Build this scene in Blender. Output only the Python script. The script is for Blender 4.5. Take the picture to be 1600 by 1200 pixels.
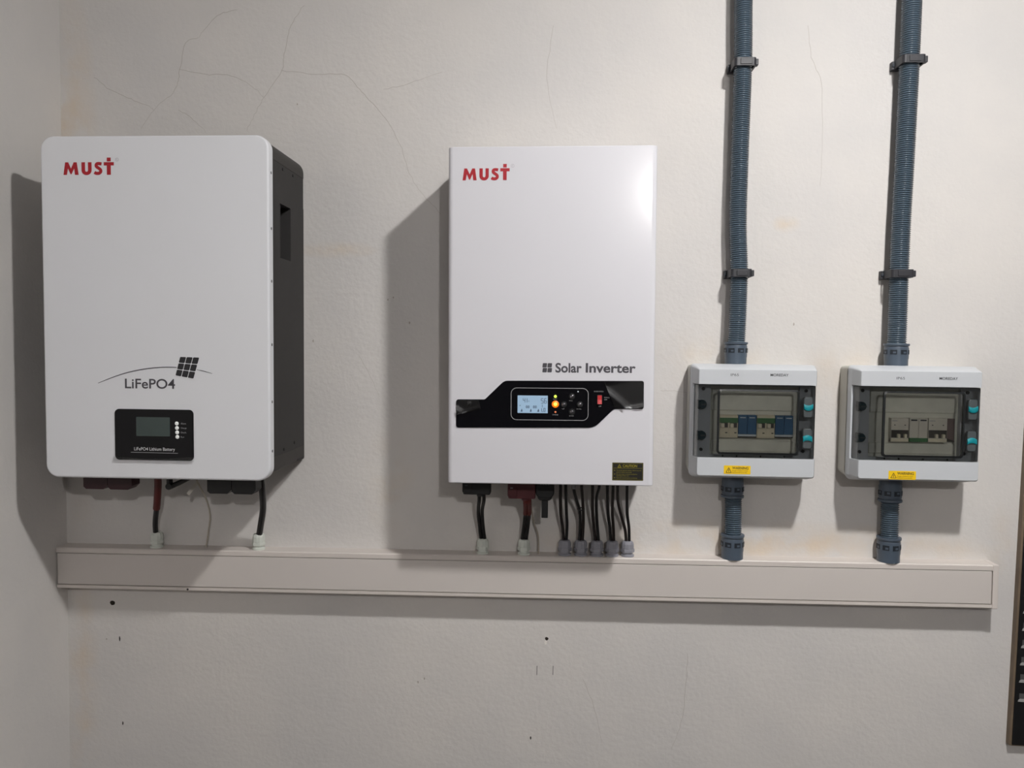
import bpy, bmesh, math, random
from mathutils import Vector, Matrix
random.seed(7)
for o in list(bpy.data.objects): bpy.data.objects.remove(o, do_unlink=True)
S = bpy.context.scene
COL = S.collection
PI = math.pi
R = math.radians

# ------------------------------------------------------------------ camera
cd = bpy.data.cameras.new('camera'); cam = bpy.data.objects.new('camera', cd); COL.objects.link(cam)
cd.sensor_width = 36; cd.lens = 1248.6/1600*36; cd.clip_start = .02
rt = Vector((.99825019, .05788923, .01205805)); up = Vector((-.01474691, .04624813, .99882112)); fw = Vector((-.05726333, .9972512, -.04702089))
cam.matrix_world = Matrix(((rt.x, up.x, -fw.x, 0), (rt.y, up.y, -fw.y, -1.6), (rt.z, up.z, -fw.z, 0), (0, 0, 0, 1)))
S.camera = cam
# ------------------------------------------------------------------ world, lamp strengths, exposure
w = bpy.data.worlds.new('world'); S.world = w; w.use_nodes = True
w.node_tree.nodes['Background'].inputs[0].default_value = (.6, .65, .7, 1)
w.node_tree.nodes['Background'].inputs[1].default_value = .02
CEILING_LAMP = 1040.0     # diffuser emission of the round ceiling lamp
BULB = 1160.0              # emission of the globe bulb on the opposite wall
vs = S.view_settings
vs.view_transform = 'Standard'; vs.look = 'None'; vs.exposure = 0.17; vs.gamma = 1.0; vs.use_curve_mapping = False

# ------------------------------------------------------------------ materials
def lin(h):
    h = h.lstrip('#'); c = [int(h[i:i+2], 16)/255 for i in (0, 2, 4)]
    return tuple((x/12.92 if x <= .04045 else ((x+.055)/1.055)**2.4) for x in c) + (1,)
def nn(nt, t, **k):
    n = nt.nodes.new(t)
    for a, b in k.items(): setattr(n, a, b)
    return n
def mat(name, hexcol, rough=.5, metal=0, var=.06, scale=30, bump=0, bscale=200, coat=0, spec=.5, emit=None, estr=0):
    m = bpy.data.materials.new(name); m.use_nodes = True; nt = m.node_tree; b = nt.nodes['Principled BSDF']
    c = lin(hexcol) if isinstance(hexcol, str) else tuple(hexcol) + (1,)
    tc = nn(nt, 'ShaderNodeTexCoord'); no = nn(nt, 'ShaderNodeTexNoise'); no.inputs['Scale'].default_value = scale; no.inputs['Detail'].default_value = 4
    nt.links.new(tc.outputs['Object'], no.inputs['Vector'])
    rp = nn(nt, 'ShaderNodeValToRGB'); rp.color_ramp.elements[0].position = .3; rp.color_ramp.elements[1].position = .7
    rp.color_ramp.elements[0].color = tuple(x*(1-var) for x in c[:3]) + (1,); rp.color_ramp.elements[1].color = tuple(min(1, x*(1+var)) for x in c[:3]) + (1,)
    nt.links.new(no.outputs['Fac'], rp.inputs['Fac']); nt.links.new(rp.outputs['Color'], b.inputs['Base Color'])
    b.inputs['Roughness'].default_value = rough; b.inputs['Metallic'].default_value = metal; b.inputs['Coat Weight'].default_value = coat; b.inputs['Specular IOR Level'].default_value = spec
    if emit:
        b.inputs['Emission Color'].default_value = lin(emit); b.inputs['Emission Strength'].default_value = estr
    if bump:
        n2 = nn(nt, 'ShaderNodeTexNoise'); n2.inputs['Scale'].default_value = bscale; n2.inputs['Detail'].default_value = 3
        nt.links.new(tc.outputs['Object'], n2.inputs['Vector'])
        bp = nn(nt, 'ShaderNodeBump'); bp.inputs['Strength'].default_value = bump; bp.inputs['Distance'].default_value = .002
        nt.links.new(n2.outputs['Fac'], bp.inputs['Height']); nt.links.new(bp.outputs['Normal'], b.inputs['Normal'])
    return m
def plaster(name, base, blobs=(), rough_bump=.35):
    m = bpy.data.materials.new(name); m.use_nodes = True; nt = m.node_tree; b = nt.nodes['Principled BSDF']; L = nt.links.new
    tc = nn(nt, 'ShaderNodeTexCoord')
    n1 = nn(nt, 'ShaderNodeTexNoise'); n1.inputs['Scale'].default_value = 2.6; n1.inputs['Detail'].default_value = 6; n1.inputs['Roughness'].default_value = .6
    L(tc.outputs['Object'], n1.inputs['Vector'])
    rp = nn(nt, 'ShaderNodeValToRGB'); e = rp.color_ramp.elements; e[0].position = .35; e[1].position = .68
    e[0].color = tuple(x*y for x, y in zip(base, (.93, .935, .95))) + (1,); e[1].color = tuple(x*y for x, y in zip(base, (1.03, 1.02, 1.01))) + (1,)
    L(n1.outputs['Fac'], rp.inputs['Fac'])
    # yellow-brown water and dust stains: spherical falloffs broken up by noise
    n3 = nn(nt, 'ShaderNodeTexNoise'); n3.inputs['Scale'].default_value = 14; n3.inputs['Detail'].default_value = 6
    L(tc.outputs['Object'], n3.inputs['Vector'])
    acc = None
    for (x, z, sx, sz, k) in blobs:
        mp = nn(nt, 'ShaderNodeMapping'); mp.vector_type = 'TEXTURE'; mp.inputs['Location'].default_value = (x, 0, z); mp.inputs['Scale'].default_value = (sx, 1, sz)
        L(tc.outputs['Object'], mp.inputs['Vector'])
        g = nn(nt, 'ShaderNodeTexGradient', gradient_type='SPHERICAL'); L(mp.outputs['Vector'], g.inputs['Vector'])
        mu = nn(nt, 'ShaderNodeMath', operation='MULTIPLY'); L(g.outputs['Fac'], mu.inputs[0]); mu.inputs[1].default_value = k
        if acc is None: acc = mu
        else:
            ad = nn(nt, 'ShaderNodeMath', operation='ADD'); L(acc.outputs[0], ad.inputs[0]); L(mu.outputs[0], ad.inputs[1]); acc = ad
    col = rp.outputs['Color']
    if acc:
        mr = nn(nt, 'ShaderNodeMapRange'); mr.inputs['From Min'].default_value = .4; mr.inputs['From Max'].default_value = .65; L(n3.outputs['Fac'], mr.inputs['Value'])
        mu = nn(nt, 'ShaderNodeMath', operation='MULTIPLY', use_clamp=True); L(acc.outputs[0], mu.inputs[0]); L(mr.outputs['Result'], mu.inputs[1])
        mx = nn(nt, 'ShaderNodeMix', data_type='RGBA'); L(mu.outputs[0], mx.inputs['Factor']); L(col, mx.inputs['A']); mx.inputs['B'].default_value = tuple(x*y for x, y in zip(base, (1.0, .89, .76))) + (1,)
        col = mx.outputs['Result']
    L(col, b.inputs['Base Color']); b.inputs['Roughness'].default_value = .72; b.inputs['Specular IOR Level'].default_value = .3
    na = nn(nt, 'ShaderNodeTexNoise'); na.inputs['Scale'].default_value = 9; na.inputs['Detail'].default_value = 5; L(tc.outputs['Object'], na.inputs['Vector'])
    nb = nn(nt, 'ShaderNodeTexNoise'); nb.inputs['Scale'].default_value = 110; nb.inputs['Detail'].default_value = 3; L(tc.outputs['Object'], nb.inputs['Vector'])
    b1 = nn(nt, 'ShaderNodeBump'); b1.inputs['Strength'].default_value = rough_bump; b1.inputs['Distance'].default_value = .008; L(na.outputs['Fac'], b1.inputs['Height'])
    b2 = nn(nt, 'ShaderNodeBump'); b2.inputs['Strength'].default_value = rough_bump*1.2; b2.inputs['Distance'].default_value = .0016; L(nb.outputs['Fac'], b2.inputs['Height']); L(b1.outputs['Normal'], b2.inputs['Normal'])
    L(b2.outputs['Normal'], b.inputs['Normal'])
    return m
def smoked(name, tint, refl=.06, rough=.03):
    m = bpy.data.materials.new(name); m.use_nodes = True; nt = m.node_tree; nt.nodes.clear(); L = nt.links.new
    out = nn(nt, 'ShaderNodeOutputMaterial'); tr = nn(nt, 'ShaderNodeBsdfTransparent'); gl = nn(nt, 'ShaderNodeBsdfGlossy'); mx = nn(nt, 'ShaderNodeMixShader'); fr = nn(nt, 'ShaderNodeFresnel')
    tc = nn(nt, 'ShaderNodeTexCoord'); no = nn(nt, 'ShaderNodeTexNoise'); no.inputs['Scale'].default_value = 40; L(tc.outputs['Object'], no.inputs['Vector'])
    rp = nn(nt, 'ShaderNodeValToRGB'); rp.color_ramp.elements[0].color = tuple(t*.94 for t in tint) + (1,); rp.color_ramp.elements[1].color = tuple(min(1, t*1.05) for t in tint) + (1,)
    L(no.outputs['Fac'], rp.inputs['Fac']); L(rp.outputs['Color'], tr.inputs['Color'])
    fr.inputs['IOR'].default_value = 1.48; gl.inputs['Roughness'].default_value = rough; gl.inputs['Color'].default_value = (1, 1, 1, 1)
    L(fr.outputs[0], mx.inputs[0]); L(tr.outputs[0], mx.inputs[1]); L(gl.outputs[0], mx.inputs[2]); L(mx.outputs[0], out.inputs[0])
    return m
WALLC = (.655, .63, .605)
M = dict(
 wall=plaster('wall_plaster', WALLC, [(.42, -.385, .55, .05, 1.3), (-1.0, .44, .06, .3, 1.1), (.3, -.02, .12, .07, .7), (.56, -.05, .10, .09, .7), (-.45, .19, .09, .02, 1.0), (.44, .245, .03, .02, 1.0), (-.34, -.28, .06, .12, .7), (.87, -.38, .03, .1, .5), (-.99, -.7, .04, .5, .8)]),
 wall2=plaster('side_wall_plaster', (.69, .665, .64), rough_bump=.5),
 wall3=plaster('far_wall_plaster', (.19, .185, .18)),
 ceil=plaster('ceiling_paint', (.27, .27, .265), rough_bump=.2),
 floor=mat('floor_tile', '#4a443e', .45, var=.1, scale=6),
 crack=mat('crack_dark', '#aaa39b', .9), hole=mat('hole_dark', '#2a221c', .95), pencil=mat('pencil', '#3c3a38', .8), filler=mat('filler', '#e8e4de', .8),
 trunk=mat('trunking_pvc', '#d3cbc5', .42, var=.02, scale=8), trunk_lid=mat('trunking_lid_pvc', '#cfc8c3', .45, var=.02, scale=5), groove=mat('trunking_groove', '#7d746d', .8),
 white=mat('white_enamel', '#e2e3e7', .34, var=.012, scale=3, spec=.5), cover=mat('inverter_enamel', '#d6d5da', .15, var=.01, scale=3, spec=.22),
 case=mat('charcoal_powder_coat', '#2b2929', .62, var=.05, scale=60, bump=.15, bscale=900), case2=mat('charcoal_cap', '#302d2b', .58, var=.05, scale=60, bump=.15, bscale=900), recess=mat('recess_black', '#0c0c0f', .6),
 chassis=mat('chassis_dark', '#4b4847', .55), steel=mat('zinc_screw', '#8b8b8b', .35, .9), galv=mat('galvanised', '#8d8d8c', .4, .8),
 red=mat('logo_red', '#a81323', .45, var=.02), ink=mat('black_ink', '#232226', .5, var=.03), ink2=mat('dark_grey_ink', '#47454b', .5, var=.03), grey_print=mat('grey_print', '#9a9a9c', .5), white_print=mat('white_print', '#c9c9cb', .5), regm=mat('registered_grey', '#b9b5bb', .5),
 gloss=mat('black_acrylic', '#0b0b0f', .10, var=.05, scale=20, spec=.28), lcd_off=mat('lcd_dark', '#3a4644', .16, var=.1, scale=12), lcd_on=mat('lcd_lit', '#6d8396', .3, var=.03, emit='#a9c6e0', estr=.42), lcd_ink=mat('lcd_ink', '#4b5c74', .6, var=.03),
 led_white=mat('led_lens', '#e6e8e4', .3, emit='#ffffff', estr=.12), led_green=mat('led_green', '#b8c84a', .3, emit='#b8d84a', estr=1.1), led_amber=mat('led_amber', '#ffb040', .3, emit='#ffb038', estr=3.2), led_halo_orange=mat('led_halo_orange', '#c86a10', .3, emit='#ff7a10', estr=.55), led_red=mat('led_orange_dim', '#c07050', .3, emit='#ff8850', estr=.35), led_dot=mat('led_dot', '#cfd6da', .3, emit='#cfe0ea', estr=.12),
 chrome=mat('smoked_chrome', '#77757a', .18, .85, var=.06), switch=mat('red_rocker', '#b81f26', .35, emit='#d02020', estr=.06),
 rubber=mat('black_rubber', '#141416', .42, var=.1), cable=mat('cable_sheath', '#101012', .38, var=.1), cable2=mat('cable_sheath_brown', '#1b1312', .4, var=.1), shrink=mat('red_heatshrink', '#5c1f1c', .5, var=.08), redcon=mat('dark_red_connector', '#4d191f', .45, var=.06), redcon2=mat('maroon_connector', '#35141b', .5, var=.06), blackcon=mat('black_connector', '#0f0f11', .5, var=.08), thin=mat('thin_grey_cable', '#b5ada0', .55), thin2=mat('thin_brown_cable', '#a2978a', .55),
 gland_w=mat('white_gland', '#cfd3cb', .45, var=.03), gland_g=mat('grey_gland', '#8a8a92', .45, var=.04), tag=mat('white_tag', '#cbc6bd', .6),
 conduit=mat('conduit_pvc', '#4a5864', .22, var=.04, scale=20), coupling=mat('coupling_pvc', '#4c5764', .38, var=.04), slot=mat('slot_dark', '#1c232c', .6), clip=mat('clip_black', '#2c2c31', .5, var=.08),
 dbbase=mat('enclosure_base', '#b9b8b0', .4, var=.015, scale=8), dbcover=mat('enclosure_cover', '#c4c7cb', .36, var=.012, scale=8), dbin=mat('enclosure_inner', '#dad9ce', .5, var=.02),
 smoke=smoked('smoked_window', (.93, .935, .925)), smoke2=smoked('smoked_door_frame', (.56, .575, .58)), rim=mat('window_rim', '#1d1f20', .3), latch=mat('latch_grey', '#4a5052', .4), latch_d=mat('latch_dark', '#191b1c', .4), teal=mat('teal_clip', '#0f858f', .35, var=.05), teal2=mat('teal_dark_screw', '#143c46', .4, var=.1),
 cream=mat('breaker_cream', '#cfc6ae', .5, var=.03), creamw=mat('breaker_white', '#d2cdc2', .5, var=.03), green=mat('breaker_green', '#2f6a38', .5, var=.05), blue=mat('surge_blue', '#1e5680', .45, var=.06), bluelt=mat('surge_light_band', '#c2cbd2', .5), brown=mat('blank_brown', '#6d5a58', .6), toggle=mat('toggle_ivory', '#ded6c0', .4), darkgap=mat('breaker_dark', '#35302b', .6), rail=mat('din_rail', '#9a9c9c', .35, .9),
 yellow=mat('sticker_yellow', '#f2c711', .45, var=.02), ytext=mat('caution_yellow', '#93861a', .5), stk=mat('caution_dark', '#11110c', .5), film=smoked('protective_film', (.93, .93, .93), rough=.35),
 board=mat('board_black', '#0d0d0f', .5, var=.1), wood=mat('frame_brown', '#6f604f', .6, var=.12, scale=25), boardmark2=mat('board_mark_dim', '#4c4c4c', .7, var=.1), boardmark=mat('board_mark', '#9c9c9a', .7, var=.1),
 lampw=mat('lamp_white', '#e8e6e0', .4),
)
def emitter(name, col, s):
    m = bpy.data.materials.new(name); m.use_nodes = True; b = m.node_tree.nodes['Principled BSDF']
    b.inputs['Base Color'].default_value = (.8, .8, .8, 1); b.inputs['Emission Color'].default_value = col + (1,); b.inputs['Emission Strength'].default_value = s
    return m
M['diff'] = emitter('lamp_diffuser', (1, .985, .97), CEILING_LAMP); M['bulb'] = emitter('bulb_glass', (1, .975, .955), BULB)

# ------------------------------------------------------------------ mesh helpers
def obj(name, bm, m, parent=None, smooth=None):
    if smooth is not None:
        for f in bm.faces: f.smooth = True
    me = bpy.data.meshes.new(name); bmesh.ops.recalc_face_normals(bm, faces=bm.faces); bm.to_mesh(me); bm.free()
    if smooth is not None: me.set_sharp_from_angle(angle=R(smooth))
    me.materials.append(M[m]); o = bpy.data.objects.new(name, me); COL.objects.link(o)
    if smooth is not None and len(me.vertices) < 3000:
        wn = o.modifiers.new('weighted_normals', 'WEIGHTED_NORMAL'); wn.keep_sharp = True; wn.weight = 80
    if parent: o.parent = parent
    return o
def tag(o, label, cat, group=None):
    o['label'] = label; o['category'] = cat
    if group: o['group'] = group
    return o
def thing(name, label, cat, loc=(0, 0, 0), roty=0, group=None):
    o = bpy.data.objects.new(name, None); COL.objects.link(o); o.location = loc; o.rotation_euler = (0, roty, 0); o.empty_display_size = .02
    return tag(o, label, cat, group)
def struct(name, bm, m):
    o = obj(name, bm, m); o['kind'] = 'structure'; return o
def box(x0, x1, y0, y1, z0, z1, r=0, seg=2, bm=None):
    bm = bm or bmesh.new()
    v = [bm.verts.new(p) for p in ((x0, y0, z0), (x1, y0, z0), (x1, y1, z0), (x0, y1, z0), (x0, y0, z1), (x1, y0, z1), (x1, y1, z1), (x0, y1, z1))]
    fs = [bm.faces.new([v[i] for i in q]) for q in ((0, 1, 5, 4), (1, 2, 6, 5), (2, 3, 7, 6), (3, 0, 4, 7), (4, 5, 6, 7), (3, 2, 1, 0))]
    if r:
        es = {e for f in fs for e in f.edges}
        bmesh.ops.bevel(bm, geom=list(es), offset=r, segments=seg, affect='EDGES', profile=.5)
    return bm
def rrect(x0, x1, z0, z1, r, n=6):
    """rounded rectangle, counter-clockwise seen from -y; r = one radius or (bl, br, tr, tl)"""
    rs = (r,)*4 if not isinstance(r, (tuple, list)) else r
    pts = []
    for (cx, cz, a0), q in zip(((x0, z0, PI), (x1, z0, 1.5*PI), (x1, z1, 0), (x0, z1, .5*PI)), rs):
        sx = 1 if cx == x0 else -1; sz = 1 if cz == z0 else -1
        for i in range(n+1):
            a = a0 + i/n*PI/2; pts.append((cx + sx*q + q*math.cos(a), cz + sz*q + q*math.sin(a)))
    return pts
def loft(sections, cap=(True, True), bm=None):
    """sections: list of (y, [(x, z), ...]) with equal counts"""
    bm = bm or bmesh.new(); rings = [[bm.verts.new((x, y, z)) for x, z in pts] for y, pts in sections]
    n = len(rings[0])
    for a, b in zip(rings, rings[1:]):
        for i in range(n): bm.faces.new((a[i], a[(i+1) % n], b[(i+1) % n], b[i]))
    if cap[0]: bm.faces.new(rings[0][::-1])
    if cap[1]: bm.faces.new(rings[-1])
    return bm
def slab(x0, x1, z0, z1, r, ya, yb, bev=.002, n=6, bm=None):
    """rounded rectangle plate from ya (back) to yb (front), its front edge eased by bev"""
    secs = [(ya, rrect(x0, x1, z0, z1, r, n))]
    for k in range(4):
        a = k/3*PI/2; i = bev*(1-math.cos(a)); y = yb + bev*(1-math.sin(a))
        rr = tuple(max(q-i, 1e-4) for q in r) if isinstance(r, (tuple, list)) else max(r-i, 1e-4)
        secs.append((y, rrect(x0+i, x1-i, z0+i, z1-i, rr, n)))
    return loft(secs, bm=bm)
def poly(pts, ya, yb, bm=None):
    return loft([(ya, pts), (yb, pts)], bm=bm)
def lathe(prof, seg=32, c=(0, 0, 0), axis='z', bm=None, hexed=None):
    bm = bm or bmesh.new(); rings = []
    for r, h in prof:
        ring = []
        for i in range(seg):
            a = 2*PI*i/seg
            p = (r*math.cos(a), r*math.sin(a), h) if axis == 'z' else ((r*math.cos(a), -h, r*math.sin(a)) if axis == 'y' else (h, r*math.cos(a), r*math.sin(a)))
            ring.append(bm.verts.new((p[0]+c[0], p[1]+c[1], p[2]+c[2])))
        rings.append(ring)
    for a, b in zip(rings, rings[1:]):
        for i in range(seg): bm.faces.new((a[i], a[(i+1) % seg], b[(i+1) % seg], b[i]))
    bm.faces.new(rings[0][::-1]); bm.faces.new(rings[-1]); return bm
def smoothpath(pts, n=10):
    P = [Vector(p) for p in pts]; P = [2*P[0]-P[1]] + P + [2*P[-1]-P[-2]]; out = []
    for i in range(1, len(P)-2):
        for k in range(n):
            t = k/n; a, b, c, d = P[i-1:i+3]
            out.append(.5*((2*b) + (c-a)*t + (2*a-5*b+4*c-d)*t*t + (3*b-a-3*c+d)*t**3))
    return out + [P[-2]]
def tube(path, r, seg=12, bm=None):
    bm = bm or bmesh.new(); P = [Vector(p) for p in path]; rad = r if callable(r) else (lambda i: r)
    rings = []; u = None
    for i, p in enumerate(P):
        t = (P[min(i+1, len(P)-1)] - P[max(i-1, 0)]).normalized()
        if u is None: u = t.orthogonal().normalized()
        u = (u - t*u.dot(t)).normalized(); v = t.cross(u); q = rad(i)
        rings.append([bm.verts.new(p + q*(math.cos(2*PI*k/seg)*u + math.sin(2*PI*k/seg)*v)) for k in range(seg)])
    for a, b in zip(rings, rings[1:]):
        for k in range(seg): bm.faces.new((a[k], a[(k+1) % seg], b[(k+1) % seg], b[k]))
    bm.faces.new(rings[0][::-1]); bm.faces.new(rings[-1]); return bm
def cut(o, *cutters):
    """boolean-subtract bmeshes from a mesh object"""
    for cb in cutters:
        me = bpy.data.meshes.new('cut'); bmesh.ops.recalc_face_normals(cb, faces=cb.faces); cb.to_mesh(me); cb.free(); c = bpy.data.objects.new('cut', me); COL.objects.link(c)
        c.parent = o.parent
        md = o.modifiers.new('b', 'BOOLEAN'); md.object = c; md.operation = 'DIFFERENCE'; md.solver = 'EXACT'
        bpy.context.view_layer.update(); dg = bpy.context.evaluated_depsgraph_get(); new = bpy.data.meshes.new_from_object(o.evaluated_get(dg)); o.modifiers.clear()
        old = o.data; new.name = o.name; o.data = new; bpy.data.meshes.remove(old); bpy.data.objects.remove(c, do_unlink=True); bpy.data.meshes.remove(me)
    return o
def stroke(pts, wd, ya, yb, bm=None, taper=False):
    """flat thick polyline in the x-z plane"""
    n = len(pts); L, Q = [], []
    for i, (x, z) in enumerate(pts):
        a = pts[max(i-1, 0)]; b = pts[min(i+1, n-1)]; dx, dz = b[0]-a[0], b[1]-a[1]; l = math.hypot(dx, dz) or 1
        h = wd/2 if not taper else wd/2*taper(i/(n-1))
        L.append((x-dz/l*h, z+dx/l*h)); Q.append((x+dz/l*h, z-dx/l*h))
    bm = bm or bmesh.new()
    for i in range(n-1):
        poly([Q[i], Q[i+1], L[i+1], L[i]], ya, yb, bm)
    return bm
def text(name, body, x, z, width, height, y, m, parent, bold=0.0, align='L', shear=0):
    """flat lettering: left/base at (x, z), scaled to the given width and cap height"""
    cu = bpy.data.curves.new(name, 'FONT'); cu.body = body; cu.size = 1; cu.offset = bold; cu.shear = shear; cu.resolution_u = 4
    t = bpy.data.objects.new(name, cu); COL.objects.link(t); bpy.context.view_layer.update()
    me = bpy.data.meshes.new_from_object(t.evaluated_get(bpy.context.evaluated_depsgraph_get())); bpy.data.objects.remove(t, do_unlink=True); bpy.data.curves.remove(cu)
    xs = [v.co.x for v in me.vertices]; ys = [v.co.y for v in me.vertices]; x0, x1 = min(xs), max(xs); y0, y1 = max(min(ys), -.02) if 'y' not in body else 0, max(ys)
    sx = width/(x1-x0); sy = height/(y1-y0)
    for v in me.vertices: v.co = (x + (v.co.x-x0)*sx, y, z + (v.co.y-y0)*sy)
    me.name = name; me.materials.clear(); me.materials.append(M[m]); o = bpy.data.objects.new(name, me); COL.objects.link(o); o.parent = parent; return o
def must_logo(parent, x, z, w_, h, y):
    """bold red four-letter mark with the square dot over the T"""
    wu = 3.98; sx, sz = w_/wu, h
    def P(pts, ox): return [(x + (a+ox)*sx, z + b*sz) for a, b in pts]
    ya, yb = y, y-.0003
    obj('logo_letter', poly(P([(0, 0), (.26, 0), (.35, .52), (.545, .06), (.62, .06), (.83, .52), (.89, 0), (1.17, 0), (1.03, 1), (.80, 1), (.585, .50), (.37, 1), (.14, 1)], 0), ya, yb), 'red', parent)
    pts = [(0, 1), (0, .38)] + [(.385-.385*math.cos(a), .36-.38*math.sin(a)) for a in [PI*k/14 for k in range(1, 14)]] + [(.77, .38), (.77, 1), (.50, 1), (.50, .40)] + [(.385+.115*math.cos(a), .37-.13*math.sin(a)) for a in [PI*k/8 for k in range(1, 8)]] + [(.27, .40), (.27, 1)]
    obj('logo_letter', poly(P(pts, 1.40)[::-1], ya, yb), 'red', parent)
    sp = [(.60, .86), (.48, .885), (.35, .89), (.235, .86), (.19, .76), (.21, .66), (.32, .57), (.45, .47), (.53, .37), (.53, .24), (.43, .135), (.30, .11), (.16, .13), (.05, .20)]
    s3 = [(v.x, v.z) for v in smoothpath([(a, 0, b) for a, b in sp], 4)]
    obj('logo_letter', stroke(P(s3, 2.34), .25*h, ya, yb), 'red', parent)
    b = poly(P([(.23, 0), (.53, 0), (.53, .74), (.77, .74), (.77, 1), (0, 1), (0, .74), (.23, .74)], 3.12), ya, yb); poly(P([(.24, 1.06), (.53, 1.06), (.53, 1.36), (.24, 1.36)], 3.12), ya, yb, b)
    obj('logo_letter', b, 'red', parent)
    c = (x + 4.14*sx, z + 1.2*sz); ring = [(c[0]+.0028*math.cos(a), c[1]+.0028*math.sin(a)) for a in [2*PI*k/16 for k in range(17)]]
    obj('registered_mark', stroke(ring, .0007, ya, yb), 'regm', parent); text('registered_mark', 'R', c[0]-.001, c[1]-.0014, .0021, .0028, yb, 'regm', parent)

# ------------------------------------------------------------------ the room
XL, XR, YF, ZC, ZF = -1.0215, 2.1, -3.45, 1.115, -1.6
wall = struct('wall_back', box(XL-.12, XR+.12, 0, .12, ZF-.1, ZC+.1), 'wall')
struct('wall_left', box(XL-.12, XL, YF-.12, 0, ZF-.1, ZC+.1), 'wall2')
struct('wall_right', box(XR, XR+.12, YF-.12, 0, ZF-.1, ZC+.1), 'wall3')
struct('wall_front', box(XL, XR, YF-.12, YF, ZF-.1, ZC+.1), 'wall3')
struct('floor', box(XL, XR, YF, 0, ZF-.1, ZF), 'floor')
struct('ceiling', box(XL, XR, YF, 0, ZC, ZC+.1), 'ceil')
cracks = [
 [(-.7326, .6142), (-.7591, .6018), (-.7714, .5512), (-.7743, .5296), (-.7864, .5042), (-.8267, .47), (-.8538, .4304)],
 [(-.6534, .6676), (-.6928, .6554), (-.7326, .6142)],
 [(-.7714, .5512), (-.7199, .5407), (-.6645, .5377), (-.6277, .5197), (-.5976, .4942)],
 [(-.5164, .6747), (-.5424, .6349), (-.5555, .5848), (-.5621, .5471), (-.5976, .4942), (-.6147, .4651), (-.6346, .4271)],
 [(-.5621, .5471), (-.4969, .539), (-.432, .536), (-.4034, .5082), (-.3736, .4766), (-.3476, .445), (-.3216, .4008), (-.3019, .3414), (-.2732, .2997), (-.2369, .2617)],
 [(-.9505, .5372), (-.9172, .5114), (-.8732, .492), (-.8373, .479), (-.8267, .47)],
 [(-.7761, .4697), (-.7469, .453), (-.7179, .4261)],
 [(-.0187, .6293), (-.0298, .5306), (-.0095, .4312)],
 [(.4702, .6241), (.4793, .5634), (.4989, .5147), (.5038, .4294), (.5034, .3191)],
 [(-.4044, -.0216), (-.378, -.0667), (-.3608, -.1054)],
 [(.2683, -.612), (.2672, -.6777), (.2587, -.7572), (.2419, -.8109)],
 [(.0586, -.6722), (.0856, -.7375), (.0997, -.8035)],
 [(.2038, -.0851), (.2202, -.0836), (.2579, -.0868)],
 [(-.3544, .5079), (-.303, .5201), (-.2391, .5421)]]
for ci, c in enumerate(cracks):
    pp = []
    for v in smoothpath([(x, 0, z) for x, z in c], 6): pp.append((v.x + random.uniform(-.0013, .0013), v.z + random.uniform(-.0013, .0013)))
    obj('hairline_crack', stroke(pp, .0008 if ci < 7 else .0006, 0, -.0002, taper=lambda t: .55+.45*math.sin(PI*min(1, t+.15))), 'crack', wall)
def spot(x, z, rx, rz, m, name):
    obj(name, poly([(x + rx*math.cos(a)*random.uniform(.8, 1.1), z + rz*math.sin(a)*random.uniform(.8, 1.1)) for a in [2*PI*k/10 for k in range(10)]], 0, -.0003), m, wall)
spot(-.9244, -.5469, .0055, .0055, 'hole', 'drill_hole'); spot(-.0150, -.5925, .0036, .0036, 'hole', 'drill_hole'); spot(-.0168, -.6005, .0028, .0045, 'filler', 'filler_smear')
for x, z, dx in ((-.0339, -.6583, 0), (-.0013, -.6571, 0)): obj('pencil_mark', stroke([(x, z+.009), (x+dx, z), (x, z-.010)], .0012, 0, -.0002), 'pencil', wall)
for x, z, a in ((-.91, -.6227, .006), (-.9051, -.8036, .004), (-.4975, .006, .003), (-.3335, .0955, .002), (-.3445, .091, .002), (-.3, .045, .003), (-.278, -.692, .003), (-.265, -.684, .003), (.46, .05, .003), (-.045, -.8, .004), (-.938, -.624, .002), (-.53, .48, .002)):
    spot(x, z, .0016, a, 'crack' if a < .004 else 'pencil', 'plaster_nick')

# ------------------------------------------------------------------ lamps of the room (above and behind the camera)
t = thing('ceiling_lamp', 'round white ceiling lamp lit above the electrical boxes', 'lamp', (.615, -1.045, ZC))
obj('housing', lathe([(.075, 0), (.078, -.012), (.072, -.030), (.060, -.032), (.060, -.028)], 40), 'lampw', t, 40)
obj('diffuser', lathe([(.050, -.0285), (.050, -.034), (.046, -.0365)], 40), 'diff', t, 40)
t = thing('wall_bulb', 'lit globe bulb in a white holder on the wall opposite', 'lamp', (.615, YF, .88))
obj('holder', lathe([(.045, 0), (.045, .012), (.024, .02), (.022, .055)], 28, axis='y', c=(0, 0, 0)), 'lampw', t, 40).rotation_euler = (0, 0, PI)
obj('globe', lathe([(.014, .05), (.022, .062), (.034, .080), (.036, .092), (.032, .108), (.020, .120), (.006, .125)], 28, axis='y'), 'bulb', t, 60).rotation_euler = (0, 0, PI)

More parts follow.
